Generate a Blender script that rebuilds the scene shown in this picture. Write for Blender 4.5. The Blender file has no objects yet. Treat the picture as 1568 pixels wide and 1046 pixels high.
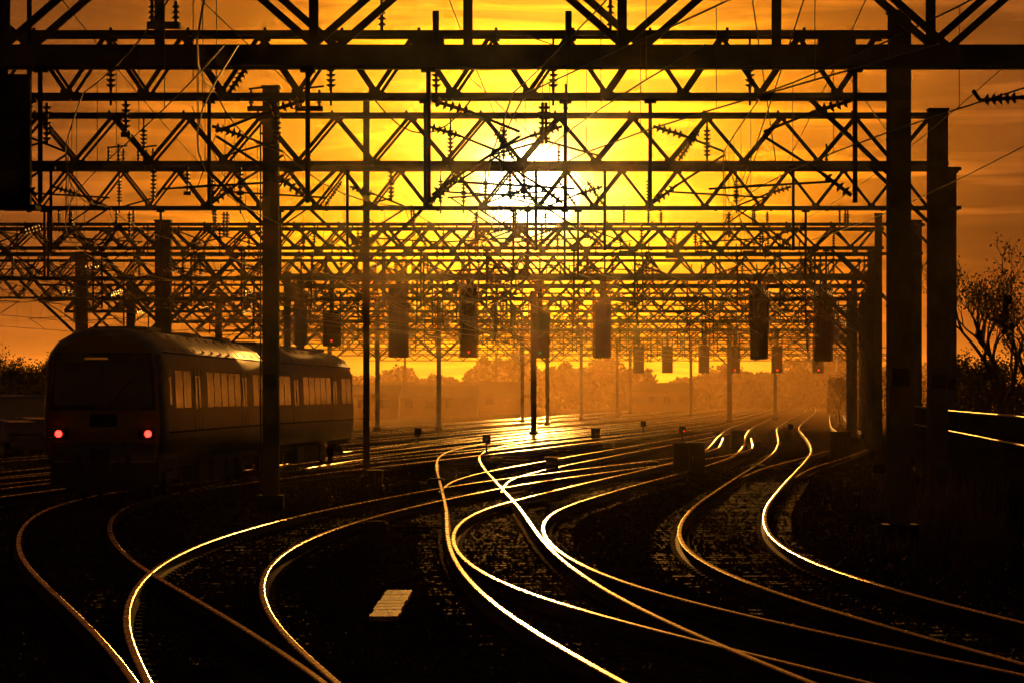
import bpy, math, random
import numpy as np
from mathutils import Vector, Matrix
random.seed(7); np.random.seed(7)
scene=bpy.context.scene
F=5600.0; CH=2.3            # focal length in survey units, eye height above rail top
def X(px,d): return (px-784.0)/F*d      # bearing -> easting at distance d
def Z(py,d): return CH+(605.0-py)/F*d

# ---------------------------------------------------------------- materials
def mat(name,col,rough=.6,metal=0.,spec=.5,noise=0.,nscale=8.,bump=0.,bscale=40.,emit=None,estr=0.,rvar=0.):
    m=bpy.data.materials.new(name); m.use_nodes=True
    nt=m.node_tree; b=nt.nodes['Principled BSDF']
    b.inputs['Roughness'].default_value=rough; b.inputs['Metallic'].default_value=metal
    b.inputs['Specular IOR Level'].default_value=spec
    b.inputs['Base Color'].default_value=(*col,1)
    tc=nt.nodes.new('ShaderNodeTexCoord')
    if noise>0:
        n=nt.nodes.new('ShaderNodeTexNoise'); n.inputs['Scale'].default_value=nscale; n.inputs['Detail'].default_value=6
        nt.links.new(tc.outputs['Object'],n.inputs['Vector'])
        r=nt.nodes.new('ShaderNodeValToRGB')
        r.color_ramp.elements[0].position=.3; r.color_ramp.elements[1].position=.7
        r.color_ramp.elements[0].color=(*[c*(1-noise) for c in col],1)
        r.color_ramp.elements[1].color=(*[min(1,c*(1+noise)) for c in col],1)
        nt.links.new(n.outputs['Fac'],r.inputs['Fac']); nt.links.new(r.outputs['Color'],b.inputs['Base Color'])
        if rvar>0:
            mr=nt.nodes.new('ShaderNodeMapRange'); mr.inputs['To Min'].default_value=rough-rvar; mr.inputs['To Max'].default_value=rough+rvar
            nt.links.new(n.outputs['Fac'],mr.inputs['Value']); nt.links.new(mr.outputs['Result'],b.inputs['Roughness'])
    if bump>0:
        n2=nt.nodes.new('ShaderNodeTexNoise'); n2.inputs['Scale'].default_value=bscale; n2.inputs['Detail'].default_value=5
        nt.links.new(tc.outputs['Object'],n2.inputs['Vector'])
        bp=nt.nodes.new('ShaderNodeBump'); bp.inputs['Strength'].default_value=bump; bp.inputs['Distance'].default_value=.03
        nt.links.new(n2.outputs['Fac'],bp.inputs['Height']); nt.links.new(bp.outputs['Normal'],b.inputs['Normal'])
    if emit:
        b.inputs['Emission Color'].default_value=(*emit,1); b.inputs['Emission Strength'].default_value=estr
    return m
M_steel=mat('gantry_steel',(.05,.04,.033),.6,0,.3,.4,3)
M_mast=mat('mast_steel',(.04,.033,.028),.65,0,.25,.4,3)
M_wire=mat('wire_copper',(.06,.035,.02),.5,.5)
M_ins=mat('insulator_porcelain',(.06,.03,.02),.35)
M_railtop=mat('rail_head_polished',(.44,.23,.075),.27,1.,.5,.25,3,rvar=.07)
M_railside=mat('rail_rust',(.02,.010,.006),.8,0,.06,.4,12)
M_sleeper=mat('concrete_sleeper',(.05,.04,.032),.8,0,.08,.6,5,.4,30)
M_sleeper2=mat('dulled_sleeper',(.02,.015,.011),.95,0,.0,.5,5,.4,30)  # sleeper copy darkened in colour and sheen to quell far sun glare
M_ballast=mat('ballast',(.018,.013,.010),.95,0,.0,.5,18,1.,14)
M_stone=mat('ballast_stone',(.032,.024,.018),.85,0,.06,.5,3)
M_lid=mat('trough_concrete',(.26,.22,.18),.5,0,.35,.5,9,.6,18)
M_body=mat('train_paint',(.05,.055,.10),.36,0,.3,.15,2)
M_roof=mat('train_roof',(.14,.13,.14),.44,.2,.45,.35,2.5,rvar=.08)
M_yel=mat('train_yellow',(.20,.105,.012),.5,0,.2)
M_glass=mat('dark_glass',(.006,.006,.008),.1,0,.45)
M_under=mat('underframe',(.014,.012,.011),.8,0,.06,.3,5)
M_red=mat('red_lamp',(.4,.01,.01),.4,emit=(1,.02,.012),estr=10)
M_redS=mat('red_aspect',(.3,.01,.01),.4,emit=(1,.04,.01),estr=1.2)
M_grn=mat('green_aspect',(.0,.2,.12),.4,emit=(.02,.8,.5),estr=.3)
M_disp=mat('display',(.1,.05,.01),.5,emit=(1,.3,.03),estr=.10)
M_bark=mat('bark',(.03,.022,.016),.9,0,.1,.4,6)
M_leaf=mat('leaf',(.035,.026,.010),.85,0,.05,.5,1.2)
M_car=mat('car_paint',(.03,.035,.05),.18,.3)
M_van=mat('van_paint',(.25,.26,.32),.35)
M_tyre=mat('tyre',(.02,.02,.02),.8)
M_brick=mat('brick',(.10,.05,.035),.85,0,.2,.4,10,.4,20)
M_slate=mat('slate',(.05,.05,.055),.7,0,.2)
M_pipe=mat('galvanised_pipe',(.10,.055,.025),.45,.8)
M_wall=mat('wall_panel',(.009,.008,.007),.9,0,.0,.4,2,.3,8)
M_grass=mat('dry_grass',(.09,.052,.016),.6,0,.2,.3,3)

# ---------------------------------------------------------------- mesh accumulator
class Acc:
    def __init__(s): s.v=[];s.f=[];s.m=[];s.mats=[]
    def mi(s,m):
        if m not in s.mats: s.mats.append(m)
        return s.mats.index(m)
    def add(s,vs,fs,m):
        o=len(s.v); s.v.extend([tuple(v) for v in vs]); k=s.mi(m)
        for f in fs: s.f.append(tuple(i+o for i in f)); s.m.append(k)
    def strut(s,p,q,w,h,m):
        p=Vector(p);q=Vector(q);d=(q-p)
        if d.length<1e-6:return
        d.normalize()
        ref=Vector((0,1,0)) if abs(d.y)<.9 else Vector((0,0,1))
        a=d.cross(ref).normalized(); b=ref if abs(d.dot(ref))<1e-4 else a.cross(d).normalized()
        vs=[]
        for c in (p,q):
            for i,j in ((-1,-1),(1,-1),(1,1),(-1,1)): vs.append(c+a*(i*w/2)+b*(j*h/2))
        s.add(vs,[(0,1,2,3),(7,6,5,4),(0,4,5,1),(1,5,6,2),(2,6,7,3),(3,7,4,0)],m)
    def box(s,c,sx,sy,sz,m,rot=0):
        vs=[];cr,sr=math.cos(rot),math.sin(rot)
        for k in (-1,1):
            for i,j in ((-1,-1),(1,-1),(1,1),(-1,1)):
                x=i*sx/2;y=j*sy/2
                vs.append((c[0]+x*cr-y*sr,c[1]+x*sr+y*cr,c[2]+k*sz/2))
        s.add(vs,[(3,2,1,0),(4,5,6,7),(0,1,5,4),(1,2,6,5),(2,3,7,6),(3,0,4,7)],m)
    def cyl(s,p,q,r,m,n=6,r2=None):
        p=Vector(p);q=Vector(q);d=(q-p)
        if d.length<1e-6:return
        d.normalize(); r2=r if r2 is None else r2
        ref=Vector((0,0,1)) if abs(d.z)<.9 else Vector((1,0,0))
        a=d.cross(ref).normalized(); b=a.cross(d)
        vs=[];
        for c,rr in ((p,r),(q,r2)):
            for i in range(n):
                t=2*math.pi*i/n; vs.append(c+a*(rr*math.cos(t))+b*(rr*math.sin(t)))
        fs=[(i,(i+1)%n,n+(i+1)%n,n+i) for i in range(n)]+[tuple(range(n-1,-1,-1)),tuple(range(n,2*n))]
        s.add(vs,fs,m)
    def insul(s,p,q,r=.085,sp=.085):
        p=Vector(p);q=Vector(q);L=(q-p).length;d=(q-p).normalized()
        s.cyl(p,q,.03,M_ins,6)
        n=max(2,int(L/sp)-1)
        for i in range(n):
            c=p+d*(L*(i+1)/(n+1)); s.cyl(c-d*.02,c+d*.02,r,M_ins,8,r*.55)
    def obj(s,name,parent=None,smooth=False):
        me=bpy.data.meshes.new(name); me.from_pydata(s.v,[],s.f)
        for m in s.mats: me.materials.append(m)
        me.polygons.foreach_set('material_index',s.m)
        if smooth: me.polygons.foreach_set('use_smooth',[True]*len(s.f))
        me.update()
        o=bpy.data.objects.new(name,me); scene.collection.objects.link(o)
        if parent: o.parent=parent
        return o
def empty(name,loc=(0,0,0)):
    e=bpy.data.objects.new(name,None); e.location=loc; scene.collection.objects.link(e); return e

# ---------------------------------------------------------------- ground
g=Acc()
g.add([(-2500,-200,-.2),(2500,-200,-.2),(2500,4000,-.2),(-2500,4000,-.2)],[(0,1,2,3)],M_ballast)
g.obj('ground')

# ---------------------------------------------------------------- tracks (distance, easting of centre line)
TR=[(18,6.9),(29.2,5.45),(36.3,4.5),(39.6,4.08),(43.7,3.72),(49,3.38),(56,3.31),(64.4,3.67),(75.8,4.5),(95.4,6.35),(128.8,9.6),(151,11.7),(184,14.2),(257,19.3),(368,29),(477,38.8),(900,74)]
T1=[(18,3.0),(29.2,1.66),(32.6,1.275),(35.8,.946),(39.6,.58),(46.8,.12),(54.8,-.20),(66,-.43),(73.6,-.56),(95.4,-1.12),(117,-1.68),(135.6,-2.05),(151.5,-2.1),(165,-1.5),(192,.8),(234,5.5),(286,12),(368,22),(477,31.6),(900,67)]
T2=[(18,6.2),(29.2,3.68),(32.6,2.92),(36.3,2.08),(39.6,1.36),(43.7,.71),(48.6,.21),(54.8,-.14),(60,-.26),(66,-.24),(71.6,-.03),(78,.5),(83,1.13),(92,2.15),(104.7,3.76),(120.4,5.7),(138.5,7.7),(161,9.5),(198,11.8),(257,16),(368,25.4),(477,35),(900,71)]
T3=[(18,-.6),(29.2,-2.12),(32.6,-2.63),(35.8,-3.07),(39.6,-3.46),(43.7,-3.80),(46.8,-3.99),(50.5,-4.12),(54.8,-4.15),(59.9,-4.05),(66,-3.68),(71.6,-3.25),(78,-2.6),(85.9,-1.67),(92,-.95),(103,.8),(117,3.4),(128.8,5.6),(145,8.2),(161,9.9),(198,12.2)]
T4=[(18,-.7),(29.2,-2.16),(34.3,-3.07),(39.6,-3.98),(46,-5.2),(50.5,-6.0),(54.8,-6.65),(59.9,-7.36),(66,-8.05),(69.6,-8.4),(73.6,-8.7),(78,-8.9),(85,-8.85),(103,-8.1),(126,-6.75),(150,-4.8),(180,-1.6),(214,2.4),(257,8),(368,19),(477,29),(900,64)]
FA=[(84,-8.9),(95,-8.0),(107,-6.6),(120,-4.8),(131,-3.3),(151,-.6),(175,2.5),(204,6.2),(257,13),(368,23.4),(477,33),(900,69)]
FB=[(18,-7.5),(40,-11.5),(60,-12.9),(80,-12.7),(110,-10.5),(151,-6.3),(214,.6),(322,12.4),(477,28),(900,62)]
FC=[(18,-15.5),(50,-17.5),(80,-17),(130,-13.2),(184,-7.7),(257,-.2),(368,11.6),(477,23),(900,58)]
FD=[(40,-25),(80,-24),(150,-16.3),(214,-9.5),(274,-3.6),(368,6.6),(477,17.5),(900,53)]
FE=[(40,-31),(80,-30),(180,-18),(247,-10.8),(368,1.5),(477,12),(900,48)]
R2=[(104,7.3),(118,8.9),(132,11),(150,13.6),(184,18),(257,23.2),(368,32.7),(477,42.3),(900,79)]
X1=[(88,-1.0),(100,-.9),(112,0),(125,1.4),(150,4.2),(190,8.8),(230,13.4)]
X2=[(118,-7.1),(135,-5.6),(160,-2.0),(190,2.2),(230,7.6),(290,14.5)]
X3=[(150,-6.2),(172,-4.6),(210,-1.8),(250,2.6),(300,9.6),(350,16.5)]
X4=[(60,-15.8),(90,-14.9),(120,-11.6),(150,-7.9),(185,-3.2),(230,2.0)]
defs=[TR,T1,T2,T3,T4,FA,FB,FC,FD,FE,R2,X1,X2,X3,X4]
tracks=[]
for P in defs:
    P=np.array(P,float); y0,y1=P[0,0],P[-1,0]
    ys=np.arange(y0,y1+.01,1.0); 
    pad=16; ye=np.arange(y0-pad,y1+pad+.01,1.0)
    xe=np.interp(ye,P[:,0],P[:,1])
    sl=(P[1,1]-P[0,1])/(P[1,0]-P[0,0]); xe=np.where(ye<y0,P[0,1]+sl*(ye-y0),xe)
    sl=(P[-1,1]-P[-2,1])/(P[-1,0]-P[-2,0]); xe=np.where(ye>y1,P[-1,1]+sl*(ye-y1),xe)
    k=np.exp(-.5*(np.arange(-14,15)/4.0)**2);k/=k.sum()
    xs=np.convolve(xe,k,'same'); xs=np.interp(ys,ye,xs)
    if y1>400:   # extra smoothing far away
        k=np.exp(-.5*(np.arange(-45,46)/15.0)**2);k/=k.sum()
        xw=np.convolve(np.pad(xs,45,mode='reflect',reflect_type='odd'),k,'valid')
        w=np.clip((ys-110)/60,0,1); xs=xs*(1-w)+xw*w
    tracks.append((ys,xs))
def tx(i,d): return float(np.interp(d,tracks[i][0],tracks[i][1]))
prof=[(-.07,-.16),(.07,-.16),(.07,-.148),(.012,-.13),(.012,-.045),(.036,-.035),(.036,-.009),(.024,0),(-.024,0),(-.036,-.009),(-.036,-.035),(-.012,-.045),(-.012,-.13),(-.07,-.148)]
for ti,(ys,xs) in enumerate(tracks):
    a=Acc(); zo=-.0022*ti
    keep=[0]
    for i in range(1,len(ys)):
        if ys[i]<140 or i%3==0 or i==len(ys)-1: keep.append(i)
    Y=ys[keep];Xc=xs[keep]
    tgx=np.gradient(Xc,Y); n=np.sqrt(1+tgx**2); nx=1/n; ny=-tgx/n
    np_=len(prof)
    for side in (-1,1):
        vs=[]
        off=side*(.7175+.035)
        for i in range(len(Y)):
            for (u,w) in prof:
                o=off+u; vs.append((Xc[i]+nx[i]*o,Y[i]+ny[i]*o,w+zo))
        fr=[];ft=[]
        for i in range(len(Y)-1):
            for j in range(np_):
                k=(j+1)%np_
                q=(i*np_+j,i*np_+k,(i+1)*np_+k,(i+1)*np_+j)
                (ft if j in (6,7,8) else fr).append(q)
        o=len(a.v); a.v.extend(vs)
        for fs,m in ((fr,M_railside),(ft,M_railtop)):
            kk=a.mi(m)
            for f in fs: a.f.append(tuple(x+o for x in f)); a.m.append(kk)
    # sleepers with rail fastenings
    d=ys[0]+.3
    while d<min(ys[-1],270):
        x=tx(ti,d); sl=(tx(ti,d+1)-tx(ti,d-1))/2
        rot=-math.atan(sl)
        a.box((x,d,-.256+zo+random.uniform(-.010,.006)),2.5,.26,.15,M_sleeper if d<105 else M_sleeper2,rot+random.uniform(-.015,.015))
        if d<75:
            for s in (-1,1):
                for t in (-.12,.12):
                    o=s*.7525+t
                    a.box((x+o*math.cos(rot),d+o*math.sin(rot),-.155+zo),.07,.1,.05,M_railside,rot)
        d+=.65
    a.obj('railway_track')

# ballast stones as one mesh
def stones(n,d0,d1,name,s0,s1):
    u=np.random.rand(n); d=d0*(d1/d0)**u
    x=(np.random.rand(n)*2-1)*d*.152
    r=np.random.uniform(s0,s1,n)
    base=np.array([(1,0,0),(-1,0,0),(0,1,0),(0,-1,0),(0,0,1),(0,0,-1)],float)
    V=base[None]*r[:,None,None]*np.random.uniform(.6,1.3,(n,6,1))
    th=np.random.rand(n)*6.28; c,s=np.cos(th)[:,None],np.sin(th)[:,None]
    Xr=V[:,:,0]*c-V[:,:,1]*s; Yr=V[:,:,0]*s+V[:,:,1]*c
    tl=np.random.uniform(-.6,.6,n)[:,None]
    Zr=V[:,:,2]+Xr*tl
    P=np.stack([Xr+x[:,None],Yr+d[:,None],Zr*.8-.2+r[:,None]*.25],-1).reshape(-1,3)
    fb=np.array([(0,2,4),(2,1,4),(1,3,4),(3,0,4),(2,0,5),(1,2,5),(3,1,5),(0,3,5)])
    Fc=(fb[None]+np.arange(n)[:,None,None]*6).reshape(-1,3)
    me=bpy.data.meshes.new(name); me.from_pydata(P.tolist(),[],Fc.tolist()); me.materials.append(M_stone); me.update()
    o=bpy.data.objects.new(name,me); scene.collection.objects.link(o)
stones(110000,26,130,'ballast_stones',.02,.05)

# ---------------------------------------------------------------- gantries
ZB,ZT=7.3,8.45
def column(a,x,d,z1,w,m=M_mast):
    t=w*.12
    a.box((x,d-w*.5,(z1-.2)/2),w,t,z1+.2,m); a.box((x,d+w*.5,(z1-.2)/2),w,t,z1+.2,m)
    a.box((x,d,(z1-.2)/2),t,w*.98-t,z1+.2,m)
    a.box((x,d,-.05),w*1.6,w*1.8,.34,M_under)
    a.box((x,d,z1+.03),w*1.15,w*1.2,.05,m)
    if d<100 and w>.3:   # ladder brackets, number plate, bonding cable
        a.cyl((x-w*.62,d-w*.5,.2),(x-w*.62,d-w*.5,z1-.6),.018,M_wire,5)
        for z in np.arange(1.0,z1-.8,1.4): a.box((x-w*.56,d-w*.5,z),w*.25,.04,.05,m)
        a.box((x,d-w*.5-.05,2.6),w*.8,.02,.3,M_under)
def ohl(a,x,d,zb,s):
    px=x+s*1.25
    a.cyl((px,d,zb),(px,d,zb-1.85),.034,M_mast,8)
    a.box((px,d,zb-.03),.2,.24,.06,M_mast)
    p=Vector((px-s*.05,d,zb-.45)); q=Vector((px-s*.6,d,zb-.62)); e=Vector((x,d,zb-.88))
    a.insul(p,q); a.cyl(q,e,.022,M_mast)
    p=Vector((px-s*.05,d,zb-1.75)); q=Vector((px-s*.45,d,zb-1.45))
    a.insul(p,q); a.cyl(q,e+Vector((0,0,-.06)),.022,M_mast)
    a.cyl((px-s*.3,d,zb-1.56),(x-s*.75,d,zb-1.66),.018,M_mast)
    a.cyl((x-s*.7,d,zb-1.66),(x,d,5.17),.014,M_mast)
    a.cyl((x-s*.25,d,zb-1.62),(x,d,zb-.9),.006,M_wire,4)
def gantry(d,xl,xr,masts,zb=ZB,zt=ZT,pitch=1.25,ch=.095,dg=.07,depth=.55,clutter=True,seed=0,off=0):
    R=random.Random(seed+int(d)); a=Acc()
    for k,yy in enumerate((d-depth/2,d+depth/2)):
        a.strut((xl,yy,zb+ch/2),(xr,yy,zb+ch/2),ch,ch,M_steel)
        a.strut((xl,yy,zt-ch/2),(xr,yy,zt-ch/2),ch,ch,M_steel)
        x=xl+off+k*.06; up=False
        while x+pitch/2<xr:
            z0,z1=(zt-ch,zb+ch) if up else (zb+ch,zt-ch)
            a.strut((x,yy,z0),(x+pitch/2,yy,z1),dg*(1 if k==0 else .7),.04,M_steel)
            if d<140 and not up:
                a.box((x,yy-.04,zb+ch*.9),.2,.02,.13,M_steel)
                a.box((x+pitch/2,yy-.04,zt-ch*.9),.2,.02,.11,M_steel)
            x+=pitch/2; up=not up
    x=xl
    while x+pitch<xr:
        for z in (zb+.03,zt-.03): a.strut((x,d-depth/2,z),(x,d+depth/2,z),.05,.05,M_steel)
        if d<140: 
            a.box((x+.3,d-depth/2,zb-.02),.07,.05,.05,M_steel); a.box((x+.75,d-depth/2,zt+.02),.05,.05,.05,M_steel)
        x+=pitch
    for (x,z1,w) in masts:
        column(a,x,d,z1,w)
        if d<330:
            b=1.5 if d<120 else 2.7
            for s in (-1,1):
                if xl<x+s*b<xr: a.strut((x,d,zb-b*.95),(x+s*b,d,zb),.08 if d<120 else .13,.08,M_steel)
    for i in range(len(tracks)):
        if d<tracks[i][0][0]+2 or d>tracks[i][0][-1]-2 or d>330: continue
        if i>10 and not clutter: continue
        x=tx(i,d)
        if xl+.5<x<xr-.3:
            s=R.choice((-1,1))
            if not xl<x+s*1.25<xr: s=-s
            ohl(a,x,d,zb,s)
            if d<260:
                xx=x-s*R.uniform(.4,1.)
                a.cyl((xx,d,zt-.05),(xx,d,zb-.1),.022,M_mast,6)
                a.insul((xx,d,zb+.85),(xx,d,zb+.15),.09)
                if R.random()<.7:
                    xx=x+s*R.uniform(1.6,2.4); a.insul((xx,d-.3,zt),(xx,d-.3,zt+.5),.075)
                    a.cyl((xx,d-.3,zt+.5),(xx,d-.3,zt+.62),.03,M_mast,6)
                if R.random()<.7:
                    xx=x+R.uniform(-1,1); a.insul((xx,d,zb-.05),(xx,d,zb-.75),.085); a.cyl((xx,d,zb-.7),(xx+s*.9,d,zb-.95),.02,M_mast)
    # extra switch gear, jumpers and terminations along the girder
    if d<240:
        for _ in range(int((xr-xl)/3.2)):
            x=R.uniform(xl+.5,xr-.5); t=R.random()
            if t<.35:
                a.insul((x,d-.35,zb+.1),(x+R.choice((-.45,.45)),d-.35,zb+.75),.085)
            elif t<.6:
                a.insul((x,d-.1,zb-.02),(x,d-.1,zb-.55),.085); a.box((x,d-.1,zb-.6),.16,.16,.08,M_steel)
            elif t<.8:
                a.box((x,d-.2,zt+.09),.55,.3,.1,M_steel); a.insul((x-.2,d-.2,zt+.14),(x-.2,d-.2,zt+.5),.07); a.insul((x+.2,d-.2,zt+.14),(x+.2,d-.2,zt+.5),.07); a.cyl((x-.25,d-.2,zt+.52),(x+.3,d-.2,zt+.58),.025,M_mast,6)
            else:
                q=None
                for k in range(9):
                    u=k/8; p=(x+u*1.6,d-.4,zb-.05-.55*4*u*(1-u))
                    if q: a.cyl(q,p,.012,M_wire,4)
                    q=p
    return a.obj('overhead_line_gantry')
# nearest heavy girder gantry
def heavy(d=50):
    a=Acc(); xl,xr=-12,13; zb=Z(104,d); ch=.29; zt=8.9
    for yy in (d-.2,d+.2):
        a.strut((xl,yy,zb+ch/2),(xr,yy,zb+ch/2),ch,.12,M_steel)
        a.strut((xl,yy,zb+.01),(xr,yy,zb+.01),.03,.22,M_steel)
        a.strut((xl,yy,zt),(xr,yy,zt),.25,.2,M_steel)
        o=0 if yy<d else .3
        x=xl+.9+o; k=0
        while x<xr-2:
            if yy<d: a.strut((x,yy,zb+ch),(x,yy,zt),.13,.08,M_steel)
            if k%2==0: a.strut((x,yy,zb+ch),(x+2.1,yy,zt),.1,.08,M_steel)
            else: a.strut((x+2.1,yy,zb+ch),(x,yy,zt),.1,.08,M_steel)
            x+=2.1;k+=1
    for x in (-11.6,12.6): column(a,x,d,9.1,.45)
    for x,s in ((tx(0,d),1),(tx(1,d)+.1,-1),(tx(3,d),1),(-7.7,1)):
        ohl(a,x,d,zb,s)
    za=Z(150,d)
    a.cyl((7.4,d,zb),(7.4,d,za-.2),.05,M_mast,8)
    a.insul((6.95,d,za),(6.4,d,za-.04)); a.cyl((7.4,d,za),(6.95,d,za),.035,M_mast); a.cyl((6.4,d,za-.04),(6.3,d,za+.1),.03,M_mast)
    for px,w in ((655,.45),(1280,.5)):
        a.box((X(px,d),d-.1,zb+ch+.06),w,.3,.12,M_steel)
    for px in (668,870):
        a.cyl((X(px,d),d-.3,zb+ch),(X(px,d),d-.3,zb+ch+.45),.045,M_steel,8)
    x=xl+.3
    while x<xr: a.box((x,d-.27,zb-.015),.06,.04,.03,M_steel); x+=.4
    a.obj('overhead_line_girder_gantry')
heavy()
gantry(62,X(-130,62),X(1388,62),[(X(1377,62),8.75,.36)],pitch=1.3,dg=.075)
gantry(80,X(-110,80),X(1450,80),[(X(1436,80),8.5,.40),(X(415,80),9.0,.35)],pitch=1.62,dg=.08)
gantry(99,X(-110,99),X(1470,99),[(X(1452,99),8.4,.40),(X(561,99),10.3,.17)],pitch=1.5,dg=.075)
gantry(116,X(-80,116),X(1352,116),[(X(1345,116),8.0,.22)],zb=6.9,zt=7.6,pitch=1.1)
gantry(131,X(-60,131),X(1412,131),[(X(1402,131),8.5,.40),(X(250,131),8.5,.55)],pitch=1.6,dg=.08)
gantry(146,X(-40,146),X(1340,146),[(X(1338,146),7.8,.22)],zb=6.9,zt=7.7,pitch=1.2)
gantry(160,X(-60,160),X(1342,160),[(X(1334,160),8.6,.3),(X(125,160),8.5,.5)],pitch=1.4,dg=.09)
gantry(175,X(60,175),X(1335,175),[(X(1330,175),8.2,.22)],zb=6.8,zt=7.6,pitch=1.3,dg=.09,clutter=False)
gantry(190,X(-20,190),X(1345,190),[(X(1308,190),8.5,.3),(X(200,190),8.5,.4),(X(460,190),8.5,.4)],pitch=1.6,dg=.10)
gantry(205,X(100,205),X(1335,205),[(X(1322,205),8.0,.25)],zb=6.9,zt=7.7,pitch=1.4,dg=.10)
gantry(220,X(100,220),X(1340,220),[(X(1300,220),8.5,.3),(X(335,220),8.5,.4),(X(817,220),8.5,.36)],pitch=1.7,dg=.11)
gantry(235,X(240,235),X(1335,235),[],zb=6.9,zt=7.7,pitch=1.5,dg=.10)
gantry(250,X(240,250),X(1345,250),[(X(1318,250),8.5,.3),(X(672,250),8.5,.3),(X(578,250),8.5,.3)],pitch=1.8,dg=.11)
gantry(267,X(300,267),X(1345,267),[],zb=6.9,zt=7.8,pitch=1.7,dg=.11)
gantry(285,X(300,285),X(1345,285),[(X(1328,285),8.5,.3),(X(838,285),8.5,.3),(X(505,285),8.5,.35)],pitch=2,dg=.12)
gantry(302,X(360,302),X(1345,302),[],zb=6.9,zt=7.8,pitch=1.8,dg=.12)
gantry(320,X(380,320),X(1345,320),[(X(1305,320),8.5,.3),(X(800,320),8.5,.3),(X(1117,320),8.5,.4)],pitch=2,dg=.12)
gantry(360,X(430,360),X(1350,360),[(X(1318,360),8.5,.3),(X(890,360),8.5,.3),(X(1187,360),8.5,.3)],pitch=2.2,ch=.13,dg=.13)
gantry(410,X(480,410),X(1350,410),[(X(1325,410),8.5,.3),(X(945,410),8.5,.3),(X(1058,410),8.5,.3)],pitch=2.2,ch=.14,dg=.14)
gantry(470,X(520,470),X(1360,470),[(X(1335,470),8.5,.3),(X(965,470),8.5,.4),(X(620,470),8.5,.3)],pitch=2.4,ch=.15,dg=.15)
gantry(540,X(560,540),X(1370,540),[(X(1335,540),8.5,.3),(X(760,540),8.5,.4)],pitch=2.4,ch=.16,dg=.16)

# overhead wires
nodes=[10,30,50,62,80,99,131,160,190,220,250,285,320,360,410,470,540]
for i in range(len(tracks)):
    a=Acc(); y0=tracks[i][0][0]; y1=tracks[i][0][-1]
    nd=[n for n in nodes if y0-1<=n<=y1+1]
    for n0,n1 in zip(nd[:-1],nd[1:]):
        pm=None;pc=None;N=6
        for k in range(N+1):
            t=k/N; d=n0+(n1-n0)*t; x=tx(i,d) if d>=y0 else tx(i,y0)
            zz=6.42-.5*4*t*(1-t)*(n1-n0)/40
            m=(x,d,zz);c=(x,d,5.17)
            if pm: a.cyl(pm,m,.011,M_wire,4); a.cyl(pc,c,.009,M_wire,4)
            if 0<k<N and n0<260: a.cyl(m,c,.005,M_wire,3)
            pm,pc=m,c
    if a.v: a.obj('overhead_line_wires')
a=Acc()
for (x0,z0,x1,z1) in ((-6,8.9,-9.5,9.0),(4.2,9.1,8.8,8.9),(6.9,7.9,10.5,8.6),(-2,9.3,1.0,8.9),(2.6,7.0,7.6,8.7),(7.5,6.3,9.7,7.6)):
    N=12;p=None
    for k in range(N+1):
        t=k/N; q=(x0+(x1-x0)*t,25+(131-25)*t,z0+(z1-z0)*t-1.0*4*t*(1-t)*.5)
        if p:a.cyl(p,q,.010,M_wire,4)
        p=q
for d0,d1,xx0,xx1,za,zb_ in ((50,62,-5.2,-3.6,8.6,7.4),(50,80,3.2,5.8,8.3,7.2),(62,99,-1.6,2.8,8.5,7.2),(62,80,5.2,8.6,8.4,7.5),(80,131,-7,-9,8.6,7.3),(50,62,1.4,.2,6.8,8.4)):
    a.cyl((xx0,d0,za),(xx1,d1,zb_),.010,M_wire,4)
a.obj('feeder_cables')

# ---------------------------------------------------------------- signals
def signal(px,d,ytop,ybot,w,lit=None,post=True,ztop=None):
    a=Acc(); x=X(px,d); zt=Z(ytop,d); zb=Z(ybot,d); h=zt-zb
    a.box((x,d,zb+h*.5),w,.12,h,M_under)
    a.box((x,d+.25,zb+.04),w*1.15,.8,.06,M_under)
    for s in (-1,1):
        a.cyl((x+s*w*.55,d+.6,zb),(x+s*w*.55,d+.6,max(zt,7.4)),.03,M_under,6)
        a.cyl((x+s*w*.55,d-.1,zb),(x+s*w*.55,d-.1,max(zt,7.4)),.03,M_under,6)
    k=4
    for j in range(k):
        zz=zb+.25+j*.32
        if zz>zt-.1: break
        a.cyl((x,d-.062,zz),(x,d-.36,zz),.125,M_under,12)
        if j==0 and lit: a.cyl((x,d-.362,zz),(x,d-.37,zz),.06 if d<250 else .09,lit,12)
    for j in range(int(h/.4)): a.cyl((x-w*.5,d+.6,zb+j*.4),(x+w*.5,d+.6,zb+j*.4),.015,M_under,4)
    a.box((x,d,(zt+8)/2),w*.3,.1,max(.1,8-zt),M_under)
    a.obj('railway_signal')
for px,yt,yb,w,l in ((610,440,547,.85,None),(718,440,547,.8,M_redS),(827,480,548,.8,M_grn),(922,462,548,.75,None),(1163,440,550,.72,None),(1262,440,553,.72,None),(508,478,530,.75,M_redS),(460,470,528,.5,None)):
    signal(px,180,yt,yb,w,l)
for px,l in ((1022,None),(1078,None),(1125,M_redS),(1190,M_redS),(1253,M_redS),(978,None)):
    signal(px,320,530,571,.8,l)
a=Acc()
for yy in (179.7,180.5):
    for zz in (7.6,8.2): a.strut((X(440,180),yy,zz),(X(1330,180),yy,zz),.12,.1,M_steel)
a.strut((X(440,180),180.1,7.66),(X(1330,180),180.1,7.66),.04,.9,M_steel)
x=X(440,180)
while x<X(1325,180): a.strut((x,179.7,7.6),(x+.8,179.7,8.2),.07,.05,M_steel); x+=.8
column(a,X(440,180),180,8.3,.35); column(a,X(1330,180),180,8.3,.35)
a.obj('signal_gantry')
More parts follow.
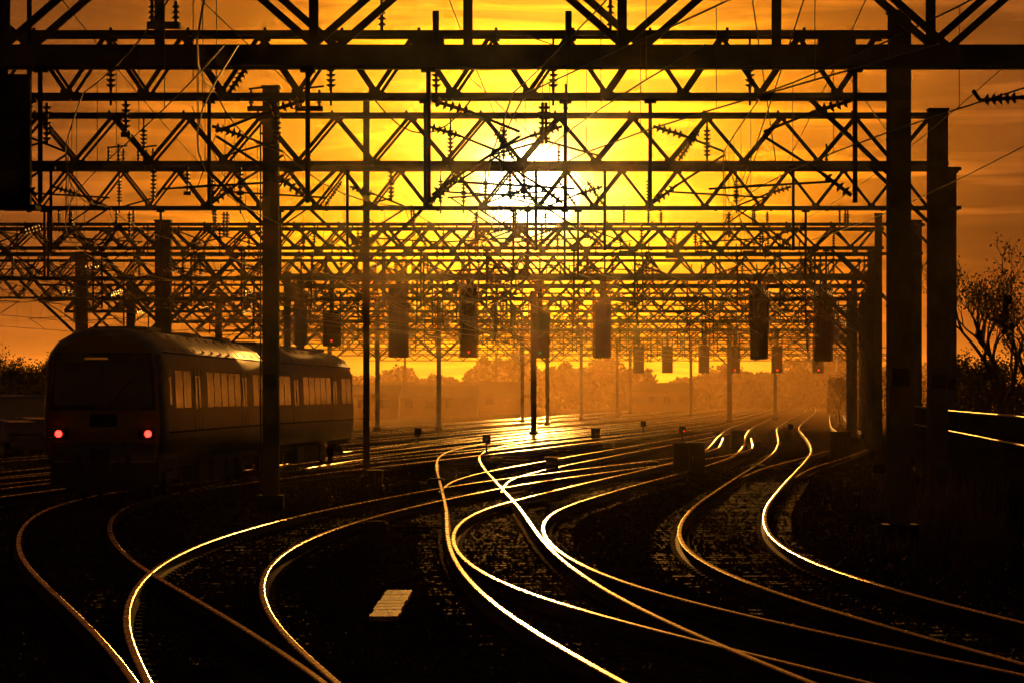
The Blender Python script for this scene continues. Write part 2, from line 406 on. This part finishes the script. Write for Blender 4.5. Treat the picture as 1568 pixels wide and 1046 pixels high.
# near hanging signal on the left
a=Acc(); d=50; x=X(18,d)
a.box((x,d,5.75),.52,.16,1.85,M_under)
for j in range(4):
    a.cyl((x,d-.082,5.1+j*.4),(x,d-.45,5.1+j*.4),.15,M_under,14)
a.cyl((x-.12,d+.15,5),(x-.12,d+.15,7.2),.05,M_under,8); a.cyl((x+.22,d+.15,4.8),(x+.22,d+.15,9),.035,M_under,8); a.cyl((x-.25,d+.15,6.6),(x-.25,d+.15,9),.14,M_under,8)
a.box((x+.1,d+.1,4.86),.5,.6,.06,M_under)
a.obj('railway_signal')

# ---------------------------------------------------------------- train
def car(p0,p1,front,back_cab,idx,parent):
    a=Acc(); L=(Vector(p1)-Vector(p0)).length
    side=[(1.20,.85),(1.32,1.05),(1.35,1.5),(1.345,2.0),(1.30,2.95),(1.22,3.25),(1.04,3.48),(.72,3.66),(.38,3.75)]
    ring=side+[(-x,z) for x,z in reversed(side)]
    n=len(ring)
    secs=[]
    def sec(y,sw,zt):  # scale width, roof height scale above 2.95
        return [(x*sw,y,(z if z<2.4 else 2.4+(z-2.4)*zt)) for x,z in ring]
    if front: secs+= [sec(0.0,.90,.86),sec(.06,.94,.92),sec(.2,.975,.97),sec(.55,1,1)]
    else: secs+=[sec(0,.985,.98),sec(.1,1,1)]
    secs+=[sec(L*.33,1,1),sec(L*.66,1,1)]
    if back_cab: secs+=[sec(L-.55,1,1),sec(L-.15,.95,.93),sec(L,.86,.8)]
    else: secs+=[sec(L-.1,1,1),sec(L,.985,.98)]
    vs=[v for s in secs for v in s]
    fb=[];frf=[]
    for i in range(len(secs)-1):
        for j in range(n):
            k=(j+1)%n; q=(i*n+j,i*n+k,(i+1)*n+k,(i+1)*n+j)
            (frf if 5<=j<=11 else fb).append(q)
    a.add(vs,fb,M_body)
    k=a.mi(M_roof)
    for q in frf: a.f.append(q); a.m.append(k)
    k=a.mi(M_yel if front else M_under); a.f.append(tuple(range(n))); a.m.append(k)
    k=a.mi(M_under); b0=(len(secs)-1)*n; a.f.append(tuple(b0+i for i in range(n-1,-1,-1))); a.m.append(k)
    body=a
    b=Acc()
    def sx(z): return 1.345-(z-2.0)*.0474 if z>2 else 1.35-(z-1.5)*.01
    def panel(y0,y1,z0,z1,m,t=.004):
        for s in (-1,1):
            vs=[]
            for (yy,zz) in ((y0,z0),(y1,z0),(y1,z1),(y0,z1)):
                vs.append((s*(sx(zz)+t),yy,zz))
            for (yy,zz) in ((y0,z0),(y1,z0),(y1,z1),(y0,z1)):
                vs.append((s*(sx(zz)-.01),yy,zz))
            fs=[(0,1,2,3),(0,4,5,1),(1,5,6,2),(2,6,7,3),(3,7,4,0)]
            b.add(vs,fs,m)
    dd=[L*.27,L*.73]
    y=1.9
    while y<L-1.8:
        if all(abs(y+.7-q)>1.6 for q in dd): panel(y,y+1.35,2.02,2.85,M_glass)
        y+=1.55
    for q in dd:
        for s in (-1,1): panel(q+(.03 if s>0 else -.63),q+(.63 if s>0 else -.03),1.55,2.9,M_body,.006); panel(q+s*.33-.18,q+s*.33+.18,2.0,2.75,M_glass,.010)
        panel(q-.68,q-.65,1.52,2.92,M_under,.012); panel(q+.65,q+.68,1.52,2.92,M_under,.012); panel(q-.008,q+.008,1.52,2.92,M_under,.012)
    if front: panel(.75,1.25,1.56,2.8,M_body,.006); panel(.85,1.15,2.1,2.7,M_glass,.01)
    panel(.6,L-.6,1.47,1.51,M_under,.008)
    for q,w,l in ((3.5,1.3,2.4),(L*.5,1.2,1.8),(L-4.5,1.3,2.4)):
        b.box((0,q,3.77),w,l,.08,M_roof); b.box((0,q,3.82),w*.6,l*.6,.03,M_under)
        for k in range(5): b.box((0,q-l*.4+k*l*.2,3.815),w*.9,.05,.02,M_under)
    for s in (-1,1):
        b.strut((s*1.235,.6,3.23),(s*1.235,L-.4,3.23),.03,.03,M_under)
    q=1.0
    while q<L: 
        for s in (-1,1): b.strut((s*1.20,q,3.31),(s*.75,q,3.665),.025,.04,M_roof)
        q+=1.9
    # underframe
    b.box((0,L/2,.78),2.3,L-1.2,.2,M_under)
    for q,l,w in ((L*.36,1.8,2.45),(L*.5,2.4,2.5),(L*.63,1.6,2.4)):
        b.box((0,q,.5),w,l,.5,M_under)
    for q in (3.4,L-3.4):
        for s in (-1,1):
            b.box((s*1.0,q,.52),.14,3.2,.2,M_under); b.box((s*1.02,q,.72),.2,.9,.22,M_under)
            for e in (-1.3,1.3):
                b.cyl((s*.68,q+e,.42),(s*.80,q+e,.42),.42,M_railside,20); b.box((s*1.02,q+e,.45),.2,.34,.3,M_under)
        for e in (-1.3,1.3): b.cyl((-.7,q+e,.42),(.7,q+e,.42),.08,M_under)
    if front:
        b.box((0,.42,.62),2.35,.5,.5,M_under); b.box((0,.30,.32),1.7,.12,.2,M_under)
        b.cyl((0,.4,.95),(0,-.45,.95),.1,M_under,10); b.box((0,-.5,.95),.42,.22,.36,M_under)
        b.box((-.55,.0,.92),.12,.5,.2,M_under);b.box((.55,.0,.92),.12,.5,.2,M_under)
        for s in (-1,1):
            b.cyl((s*.35,-.02,.9),(s*.42,-.12,.5),.03,M_under)
        def quad(x0,x1,z0,z1,y,m,th=.03,tp=0.):
            vs=[(x0,y,z0),(x1,y,z0),(x1-tp,y,z1),(x0+tp,y,z1)]; vs+=[(v[0],y+th,v[2]) for v in vs]
            b.add(vs,[(0,1,2,3),(1,0,4,5),(2,1,5,6),(3,2,6,7),(0,3,7,4)],m)
        quad(-1.13,1.13,1.98,3.22,-.035,M_under,.05,.09)
        quad(-1.07,1.07,2.06,3.02,-.045,M_glass,.02,.05)
        quad(-.4,.1,3.07,3.11,-.047,M_disp,.02)
        quad(-.015,.015,2.06,3.02,-.052,M_under,.01)
        b.cyl((-.1,-.06,2.08),(-.62,-.07,2.65),.012,M_under,4); b.cyl((.1,-.06,2.08),(.62,-.07,2.65),.012,M_under,4)
        quad(-1.1,1.1,.9,1.3,-.02,M_body,.05)
        for s in (-1,1):
            quad(s*.93-.17,s*.93+.17,1.36,1.58,-.03,M_under,.06)
            b.cyl((s*.97,-.034,1.47),(s*.97,-.06,1.47),.075,M_red,16)
            b.cyl((s*.80,-.034,1.47),(s*.80,-.05,1.47),.06,M_glass,14)
        quad(-.3,.3,1.62,1.9,-.012,M_under,.02)
    else:
        b.box((0,-.2,2.2),1.0,.5,2.2,M_under)
    rot=-math.atan2(p1[0]-p0[0],p1[1]-p0[1])
    for nm,ac in (('body_shell_%d'%idx,body),('fittings_%d'%idx,b)):
        o=ac.obj(nm,parent); o.location=(p0[0],p0[1],0); o.rotation_euler=(0,0,rot)
        if nm.startswith('body'):
            for p in o.data.polygons: p.use_smooth=len(p.vertices)==4
            md=o.modifiers.new('es','EDGE_SPLIT'); md.split_angle=math.radians(35)
train=empty('passenger_train')
def P(d): return (tx(4,d),d,0)
car(P(79),P(101.8),True,False,1,train); car(P(102.4),P(125.4),False,True,2,train)

# ---------------------------------------------------------------- road vehicles on the left
def loft(a,secs,m,cap=True):
    n=len(secs[0]); vs=[v for s in secs for v in s]; fs=[]
    for i in range(len(secs)-1):
        for j in range(n): k=(j+1)%n; fs.append((i*n+j,i*n+k,(i+1)*n+k,(i+1)*n+j))
    fs.append(tuple(range(n)));fs.append(tuple((len(secs)-1)*n+i for i in range(n-1,-1,-1)))
    a.add(vs,fs,m)
def parked_car(loc,rot,name='parked_car',van=False,paint=None):
    a=Acc(); m=paint or M_car
    if not van:
        st=[(-2.1,.45,.75,.0),(-2.0,.3,.85,.0),(-1.3,.25,.95,.0),(1.0,.25,.95,0),(1.9,.28,.85,0),(2.15,.4,.65,0)]
        loft(a,[[(-.86,y,z0),(.86,y,z0),(.9,y,(z0+z1)/2),(.8,y,z1),(-.8,y,z1),(-.9,y,(z0+z1)/2)] for y,z0,z1,_ in st],m)
        loft(a,[[(-.76,y,.94),(.76,y,.94),(w,y,z),(-w,y,z)] for y,z,w in ((-1.75,.96,.74),(-1.15,1.38,.6),(-.3,1.46,.6),(.35,1.42,.58),(1.15,.96,.72))],M_glass)
        loft(a,[[(-.62,y,z),(.62,y,z),(.58,y,z+.03),(-.58,y,z+.03)] for y,z in ((-1.15,1.375),(-.3,1.45),(.35,1.41))],m)
        wz,wy=.32,1.3
    else:
        loft(a,[[(-.95,y,.35),(.95,y,.35),(.98,y,1.2),(w,y,z),(w*.8,y,z+.08),(-w*.8,y,z+.08),(-w,y,z),(-.98,y,1.2)] for y,z,w in ((-2.6,2.35,.85),(-2.5,2.45,.9),(1.2,2.45,.9),(1.9,1.6,.88),(2.6,1.1,.85),(2.7,.9,.82))],m)
        a.box((0,-2.61,1.8),1.5,.02,.6,M_glass); wz,wy=.36,1.7
    for s in (-1,1):
        for e in (-wy,wy): a.cyl((s*.72,e,wz),(s*.93,e,wz),wz,M_tyre,18); a.cyl((s*.93,e,wz),(s*.94,e,wz),wz*.6,M_pipe,12)
        a.box((s*.68,-2.11 if not van else -2.61,.75),.25,.03,.14,M_railside)
    o=a.obj(name); o.location=loc; o.rotation_euler=(0,0,rot)
parked_car((X(18,150),150,-.2),.5); parked_car((X(-20,158),158,-.2),.5,paint=M_van); parked_car((X(44,170),170,-.2),.6)
parked_car((X(25,185),185,-.2),1.3,'parked_van',True,M_van)

# ---------------------------------------------------------------- right hand wall with tubular rails
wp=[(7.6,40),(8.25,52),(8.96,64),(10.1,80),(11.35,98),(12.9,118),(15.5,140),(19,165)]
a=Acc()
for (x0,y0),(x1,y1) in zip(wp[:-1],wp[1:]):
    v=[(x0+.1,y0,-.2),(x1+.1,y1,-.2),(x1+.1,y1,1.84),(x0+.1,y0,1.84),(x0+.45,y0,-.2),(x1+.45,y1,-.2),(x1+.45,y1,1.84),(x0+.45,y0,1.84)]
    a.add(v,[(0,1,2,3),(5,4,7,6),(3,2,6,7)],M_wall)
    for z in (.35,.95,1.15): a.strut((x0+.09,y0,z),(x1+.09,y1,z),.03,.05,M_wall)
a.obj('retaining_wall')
a=Acc(); wq=wp[1:5]
for z in (1.92,1.42):
    for (x0,y0),(x1,y1) in zip(wq[:-1],wq[1:]): a.cyl((x0,y0,z),(x1,y1,z),.018,M_pipe,8)
    a.cyl((wq[-1][0],wq[-1][1],z),(wq[-1][0]-.25,wq[-1][1]+3,z+.08),.018,M_pipe,8)
for (x0,y0),(x1,y1) in zip(wq[:-1],wq[1:]):
    for k in range(3): 
        t=k/3; a.cyl((x0+(x1-x0)*t,y0+(y1-y0)*t,-.2),(x0+(x1-x0)*t,y0+(y1-y0)*t,1.92),.015,M_wall,6)
a.obj('handrail')
# dry grass / brambles
a=Acc()
def blades(cx,cy,sx,sy,n,h):
    for _ in range(n):
        x=random.gauss(cx,sx);y=random.gauss(cy,sy);t=random.uniform(0,6.28);L=h*random.uniform(.4,1.1);w=.008+random.random()*.01
        dx=math.cos(t);dy=math.sin(t);b=random.uniform(.05,.45)*L
        p0=(x-dx*w,y-dy*w,-.2);p1=(x+dx*w,y+dy*w,-.2);q=(x-dy*b*.4,y+dx*b*.4,-.2+L*.6);q2=(x-dy*b*.4+dx*w,y+dx*b*.4+dy*w,-.2+L*.6);r=(x-dy*b,y+dx*b,-.2+L)
        a.add([p0,p1,q2,q,r],[(0,1,2,3),(3,2,4)],M_grass)
blades(7.3,61,.22,2,400,.95); blades(7.75,64,.3,2.5,400,1.3); blades(8.0,70,.4,6,400,.9); blades(6.6,56,.6,4,400,.35)
for _ in range(500):
    blades(random.uniform(-9,9),random.uniform(30,110),.15,.4,2,.14)
a.obj('dry_grass')

# ---------------------------------------------------------------- track-side kit
a=Acc()   # cable trough lids catching the light
x0=X(600,42)
for k in range(9):
    a.box((x0+random.uniform(-.008,.008),39.6+k*.61,-.10+random.uniform(-.006,.006)),.31,.56,.05,M_lid,random.uniform(-.012,.012))
a.box((x0,42.1,-.165),.28,5.6,.07,M_sleeper)
a.obj('cable_trough')
def locbox(px,d,w,h,dep=.5,name='trackside_cabinet'):
    a=Acc(); x=X(px,d)
    a.box((x,d,-.2+.08),w+.1,dep+.1,.16,M_under); a.box((x,d,-.04+h/2),w,dep,h,M_under)
    a.box((x,d,-.04+h+.03),w+.08,dep+.1,.05,M_under)
    a.box((x,d-dep/2-.006,-.04+h/2),.012,.01,h*.9,M_steel); a.box((x+.1,d-dep/2-.01,-.04+h/2),.03,.02,.12,M_steel)
    a.obj(name)
for px,d,w,h in ((1055,112,.95,.85),(845,118,.4,.3),(1130,175,.6,.6),(912,200,.5,.5),(1285,140,.7,.9),(575,95,.35,.35)):
    locbox(px,d,w,h)
def point_machine(px,d):
    a=Acc();x=X(px,d)
    a.box((x,d,-.1),.45,.75,.2,M_under); a.box((x,d,.01),.36,.6,.05,M_under); a.cyl((x,d,-.08),(x+1.2,d,-.08),.02,M_railside)
    a.box((x,d,-.18),1.9,.25,.06,M_sleeper2); a.obj('point_machine')
for px,d in ((575,66),(668,100),(1160,120),(760,135),(1190,180),(930,175),(1000,125)): point_machine(px,d)
def dwarf(px,d,l):
    a=Acc();x=X(px,d)
    a.cyl((x,d,-.2),(x,d,.35),.05,M_under,8); a.box((x,d,.5),.34,.14,.36,M_under)
    a.cyl((x-.08,d-.08,.44),(x-.08,d-.15,.44),.06,M_under,10); a.cyl((x+.08,d-.08,.44),(x+.08,d-.15,.44),.06,M_under,10)
    a.cyl((x+.08,d-.151,.44),(x+.08,d-.156,.44),.045,l,10); a.cyl((x,d-.08,.6),(x,d-.15,.6),.06,M_under,10)
    a.obj('ground_signal')
for px,d in ((1045,190),(745,150),(1210,210),(640,180),(985,230)): dwarf(px,d,M_redS if px==1045 else M_glass)

# far buildings
def shed(x,d,w,l,h,name):
    a=Acc(); a.box((x,d,h/2-.2),w,l,h,M_brick)
    v=[(x-w/2-.2,d-l/2-.2,h-.2),(x+w/2+.2,d-l/2-.2,h-.2),(x+w/2+.2,d+l/2,h-.2),(x-w/2-.2,d+l/2,h-.2),(x-w/2-.2,d,h+l*.2),(x+w/2+.2,d,h+l*.2)]
    a.add(v,[(0,1,5,4),(2,3,4,5),(0,4,3),(1,2,5)],M_slate)
    k=x-w/2+1.2
    while k<x+w/2-1: a.box((k,d-l/2-.02,h*.55),1.0,.05,.9,M_glass); k+=2.4
    a.obj(name)
shed(X(640,430),430,14,6,2.2,'brick_depot'); shed(X(700,520),520,22,8,2.6,'brick_depot'); shed(X(1010,560),560,10,6,3,'brick_hut'); shed(X(575,380),380,5,4,2.6,'brick_hut')

# ---------------------------------------------------------------- trees
def tree(x,d,h,name='bare_tree',leaf=.35,seed=1,lv=5):
    R=random.Random(seed); a=Acc(); tips=[]
    def br(p,dr,L,r,l):
        q=p+dr*L; mid=p+dr*L*.5+Vector((R.uniform(-1,1),R.uniform(-1,1),R.uniform(-.3,.6)))*L*.07
        n=7 if l>3 else (4 if l>1 else 3)
        a.cyl(p,mid,r,M_bark,n,r*.85); a.cyl(mid,q,r*.85,M_bark,n,r*.65)
        if l<=2: tips.append((mid,l)); tips.append((q,l))
        if l==0: return
        for k in range(R.choice((2,3,3)) if l<lv else 4):
            t=R.uniform(0,6.28); sp=R.uniform(.35,.85)
            nd=(dr+Vector((math.cos(t),math.sin(t),.15))*sp).normalized(); nd.z+=.08; nd.normalize()
            br(mid.lerp(q,R.uniform(.3,1)) if k else q,nd,L*R.uniform(.62,.82),max(.008,r*.58),l-1)
    br(Vector((0,0,-.2)),Vector((R.uniform(-.05,.05),0,1)),h*.25,h*.022,lv)
    for p,l in tips:
        for _ in range(4):
            if R.random()<leaf:
                c=p+Vector((R.gauss(0,.22),R.gauss(0,.22),R.gauss(0,.22))); u=Vector((R.gauss(0,1),R.gauss(0,1),R.gauss(0,1))).normalized()*R.uniform(.04,.10); w=u.cross(Vector((R.random(),R.random(),R.random()))).normalized()*.05
                a.add([c-u,c+w,c+u,c-w],[(0,1,2,3)],M_leaf)
    o=a.obj(name); o.location=(x,d,0)
tree(X(1535,150),150,10.2,seed=3,leaf=.06,lv=7)
tree(X(1500,165),165,6.2,seed=5,leaf=.2,lv=6); tree(X(1590,140),140,8,seed=6,leaf=.1,lv=6)
tree(X(1470,190),190,5.6,seed=8,leaf=.5); tree(X(1285,330),330,6,seed=9,leaf=.6)
for k,(px,d,h) in enumerate(((20,210,6.2),(75,215,7.0),(105,205,6.2),(-30,200,7.2),(150,225,6.5))): tree(X(px,d),d,h,seed=20+k,leaf=.95)
def treeline(d0,d1,px0,px1,hf,n,size,name,seed=0):
    R=np.random.RandomState(seed)
    u=R.rand(n); d=R.uniform(d0,d1,n); px=px0+(px1-px0)*u; x=(px-784)/F*d
    H=hf(x)
    z=-.2+H*R.rand(n)**.75
    g=np.sin(x*.9+z*1.3)*np.sin(x*.37-z*.8+d*.1)+R.normal(0,.5,n)
    k=(g>-.35)|(z<H*.75); x,d,z=x[k],d[k],z[k]; m=len(x)
    s=R.uniform(.5,1.,m)*size
    A=R.normal(size=(m,3));A/=np.linalg.norm(A,axis=1)[:,None];B=np.cross(A,R.normal(size=(m,3)));B/=np.linalg.norm(B,axis=1)[:,None]
    C=np.stack([x,d,z],1); A*=s[:,None];B*=(s*.6)[:,None]
    V=np.stack([C-A,C+B,C+A,C-B],1).reshape(-1,3); Fc=np.arange(m*4).reshape(-1,4)
    me=bpy.data.meshes.new(name); me.from_pydata(V.tolist(),[],Fc.tolist()); me.materials.append(M_leaf); me.update()
    o=bpy.data.objects.new(name,me); scene.collection.objects.link(o)
def hf(x): return 7.0+1.6*np.sin(x*.11+1)+1.3*np.sin(x*.31+2)+.8*np.sin(x*.83)+.5*np.sin(x*2.1)
treeline(640,740,-150,1750,hf,130000,.65,'distant_trees',1)
treeline(215,228,-120,130,lambda x:4.3+.9*np.sin(x*.7)+.5*np.sin(x*2.1),16000,.2,'hedge',2)
treeline(175,200,1462,1720,lambda x:3.6+.7*np.sin(x*.9)+.4*np.sin(x*2.7),12000,.16,'hedge',3)
treeline(420,450,1268,1480,lambda x:4.6+.8*np.sin(x*.6)+.4*np.sin(x*2.7),9000,.34,'hedge',4)

# ---------------------------------------------------------------- ground mist + thin haze added for sun bloom
def volume(name,c,sx,sy,sz,dens,g_,col):
    a=Acc(); a.box(c,sx,sy,sz,M_wall); o=a.obj(name)
    mm=bpy.data.materials.new(name+'_volume'); mm.use_nodes=True; nt=mm.node_tree
    nt.nodes.remove(nt.nodes['Principled BSDF']); v=nt.nodes.new('ShaderNodeVolumeScatter')
    v.inputs['Density'].default_value=dens; v.inputs['Anisotropy'].default_value=g_; v.inputs['Color'].default_value=(*col,1)
    nt.links.new(v.outputs[0],nt.nodes['Material Output'].inputs['Volume'])
    o.data.materials.clear(); o.data.materials.append(mm)
volume('mist',(60,815,6),900,1170,12.6,.0024,.6,(.20,.115,.04))
volume('bloom_haze',(10,170,30),300,320,60.5,3e-5,.968,(1,.75,.45))  # added volume, imitates bloom around the sun over the steelwork

# ---------------------------------------------------------------- sun + sky
el=math.atan(315/F); az=math.atan(28/F)
S=Vector((math.sin(az)*math.cos(el),math.cos(az)*math.cos(el),math.sin(el)))
ld=bpy.data.lights.new('sun','SUN'); ld.energy=3.4; ld.angle=math.radians(.6); ld.color=(1,.40,.06)
lo=bpy.data.objects.new('sun',ld); scene.collection.objects.link(lo); lo.rotation_mode='QUATERNION'; lo.rotation_quaternion=S.to_track_quat('Z','Y')
w=bpy.data.worlds.new('World'); scene.world=w; w.use_nodes=True; nt=w.node_tree; N=nt.nodes; Lk=nt.links
bg=N['Background']; out=N['World Output']
sky=N.new('ShaderNodeTexSky'); sky.sky_type='NISHITA'; sky.sun_disc=False; sky.sun_elevation=el; sky.sun_rotation=az; sky.dust_density=3
tint=N.new('ShaderNodeMix'); tint.data_type='RGBA'; tint.blend_type='MULTIPLY'; tint.inputs[0].default_value=1
Lk.new(sky.outputs[0],tint.inputs[6]); tint.inputs[7].default_value=(1,.5,.22,1)
Lk.new(tint.outputs[2],bg.inputs['Color']); bg.inputs['Strength'].default_value=.0018
tc=N.new('ShaderNodeTexCoord')
sub=N.new('ShaderNodeVectorMath'); sub.operation='SUBTRACT'; Lk.new(tc.outputs['Generated'],sub.inputs[0]); sub.inputs[1].default_value=S
mul=N.new('ShaderNodeVectorMath'); mul.operation='MULTIPLY'; Lk.new(sub.outputs[0],mul.inputs[0]); mul.inputs[1].default_value=(1,1,1.05)
ln=N.new('ShaderNodeVectorMath'); ln.operation='LENGTH'; Lk.new(mul.outputs[0],ln.inputs[0])
# streaky cloud
def cloud(sx,sz,rot,det):
    mp=N.new('ShaderNodeMapping'); mp.inputs['Scale'].default_value=(sx,1,sz); mp.inputs['Rotation'].default_value=(0,math.radians(rot),0); Lk.new(tc.outputs['Generated'],mp.inputs['Vector'])
    cn=N.new('ShaderNodeTexNoise'); cn.inputs['Scale'].default_value=1; cn.inputs['Detail'].default_value=det; cn.inputs['Roughness'].default_value=.5; cn.inputs['Distortion'].default_value=.5
    Lk.new(mp.outputs[0],cn.inputs['Vector']); return cn
cn=cloud(9,80,5,6); cn2=cloud(13,150,-8,5)
def mr(src,a,b,c,d):
    m=N.new('ShaderNodeMapRange'); m.inputs['From Min'].default_value=a; m.inputs['From Max'].default_value=b; m.inputs['To Min'].default_value=c; m.inputs['To Max'].default_value=d; Lk.new(src,m.inputs['Value']); return m.outputs[0]
def mth(op,a,b):
    m=N.new('ShaderNodeMath'); m.operation=op
    for i,v in enumerate((a,b)):
        if isinstance(v,(int,float)): m.inputs[i].default_value=v
        else: Lk.new(v,m.inputs[i])
    return m.outputs[0]
fac=mth('DIVIDE',ln.outputs['Value'],.21)
rp=N.new('ShaderNodeValToRGB'); cr=rp.color_ramp
st=[(.0,(1.9,1.6,.95)),(.05,(1.6,1.25,.50)),(.09,(1.35,.85,.11)),(.14,(1.2,.60,.018)),(.21,(1.0,.39,.005)),(.31,(.68,.215,.003)),(.44,(.35,.092,.003)),(.60,(.16,.042,.005)),(.80,(.088,.025,.006)),(1,(.015,.006,.004))]
while len(cr.elements)<len(st): cr.elements.new(.5)
for e,(p,c) in zip(cr.elements,st): e.position=p; e.color=(*[v/2 for v in c],1)
Lk.new(fac,rp.inputs['Fac'])
c1=mr(cn.outputs['Fac'],.36,.66,.68,1.4); c2=mr(cn2.outputs['Fac'],.51,.64,1.0,2.1)
stg=mth('MULTIPLY',mth('MULTIPLY',c1,c2),2.0)
bg2=N.new('ShaderNodeBackground'); Lk.new(rp.outputs[0],bg2.inputs['Color']); Lk.new(stg,bg2.inputs['Strength'])
# solar disc
dr=N.new('ShaderNodeMapRange'); dr.interpolation_type='SMOOTHSTEP'; dr.inputs['From Min'].default_value=.0075; dr.inputs['From Max'].default_value=.0150; dr.inputs['To Min'].default_value=9; dr.inputs['To Max'].default_value=0; Lk.new(ln.outputs['Value'],dr.inputs['Value'])
bg3=N.new('ShaderNodeBackground'); bg3.inputs['Color'].default_value=(1,.82,.45,1); Lk.new(dr.outputs[0],bg3.inputs['Strength'])
a1=N.new('ShaderNodeAddShader'); a2=N.new('ShaderNodeAddShader')
Lk.new(bg.outputs[0],a1.inputs[0]); Lk.new(bg2.outputs[0],a1.inputs[1]); Lk.new(a1.outputs[0],a2.inputs[0]); Lk.new(bg3.outputs[0],a2.inputs[1]); Lk.new(a2.outputs[0],out.inputs['Surface'])

# ---------------------------------------------------------------- camera
cd=bpy.data.cameras.new('camera'); cd.lens=F/1568*36; cd.sensor_width=36; cd.shift_y=82/1568; cd.clip_start=.5; cd.clip_end=6000
co=bpy.data.objects.new('camera',cd); scene.collection.objects.link(co); co.location=(0,0,CH); co.rotation_euler=(math.radians(90),0,0)
scene.camera=co
scene.view_settings.view_transform='Standard'; scene.view_settings.look='None'; scene.view_settings.exposure=0
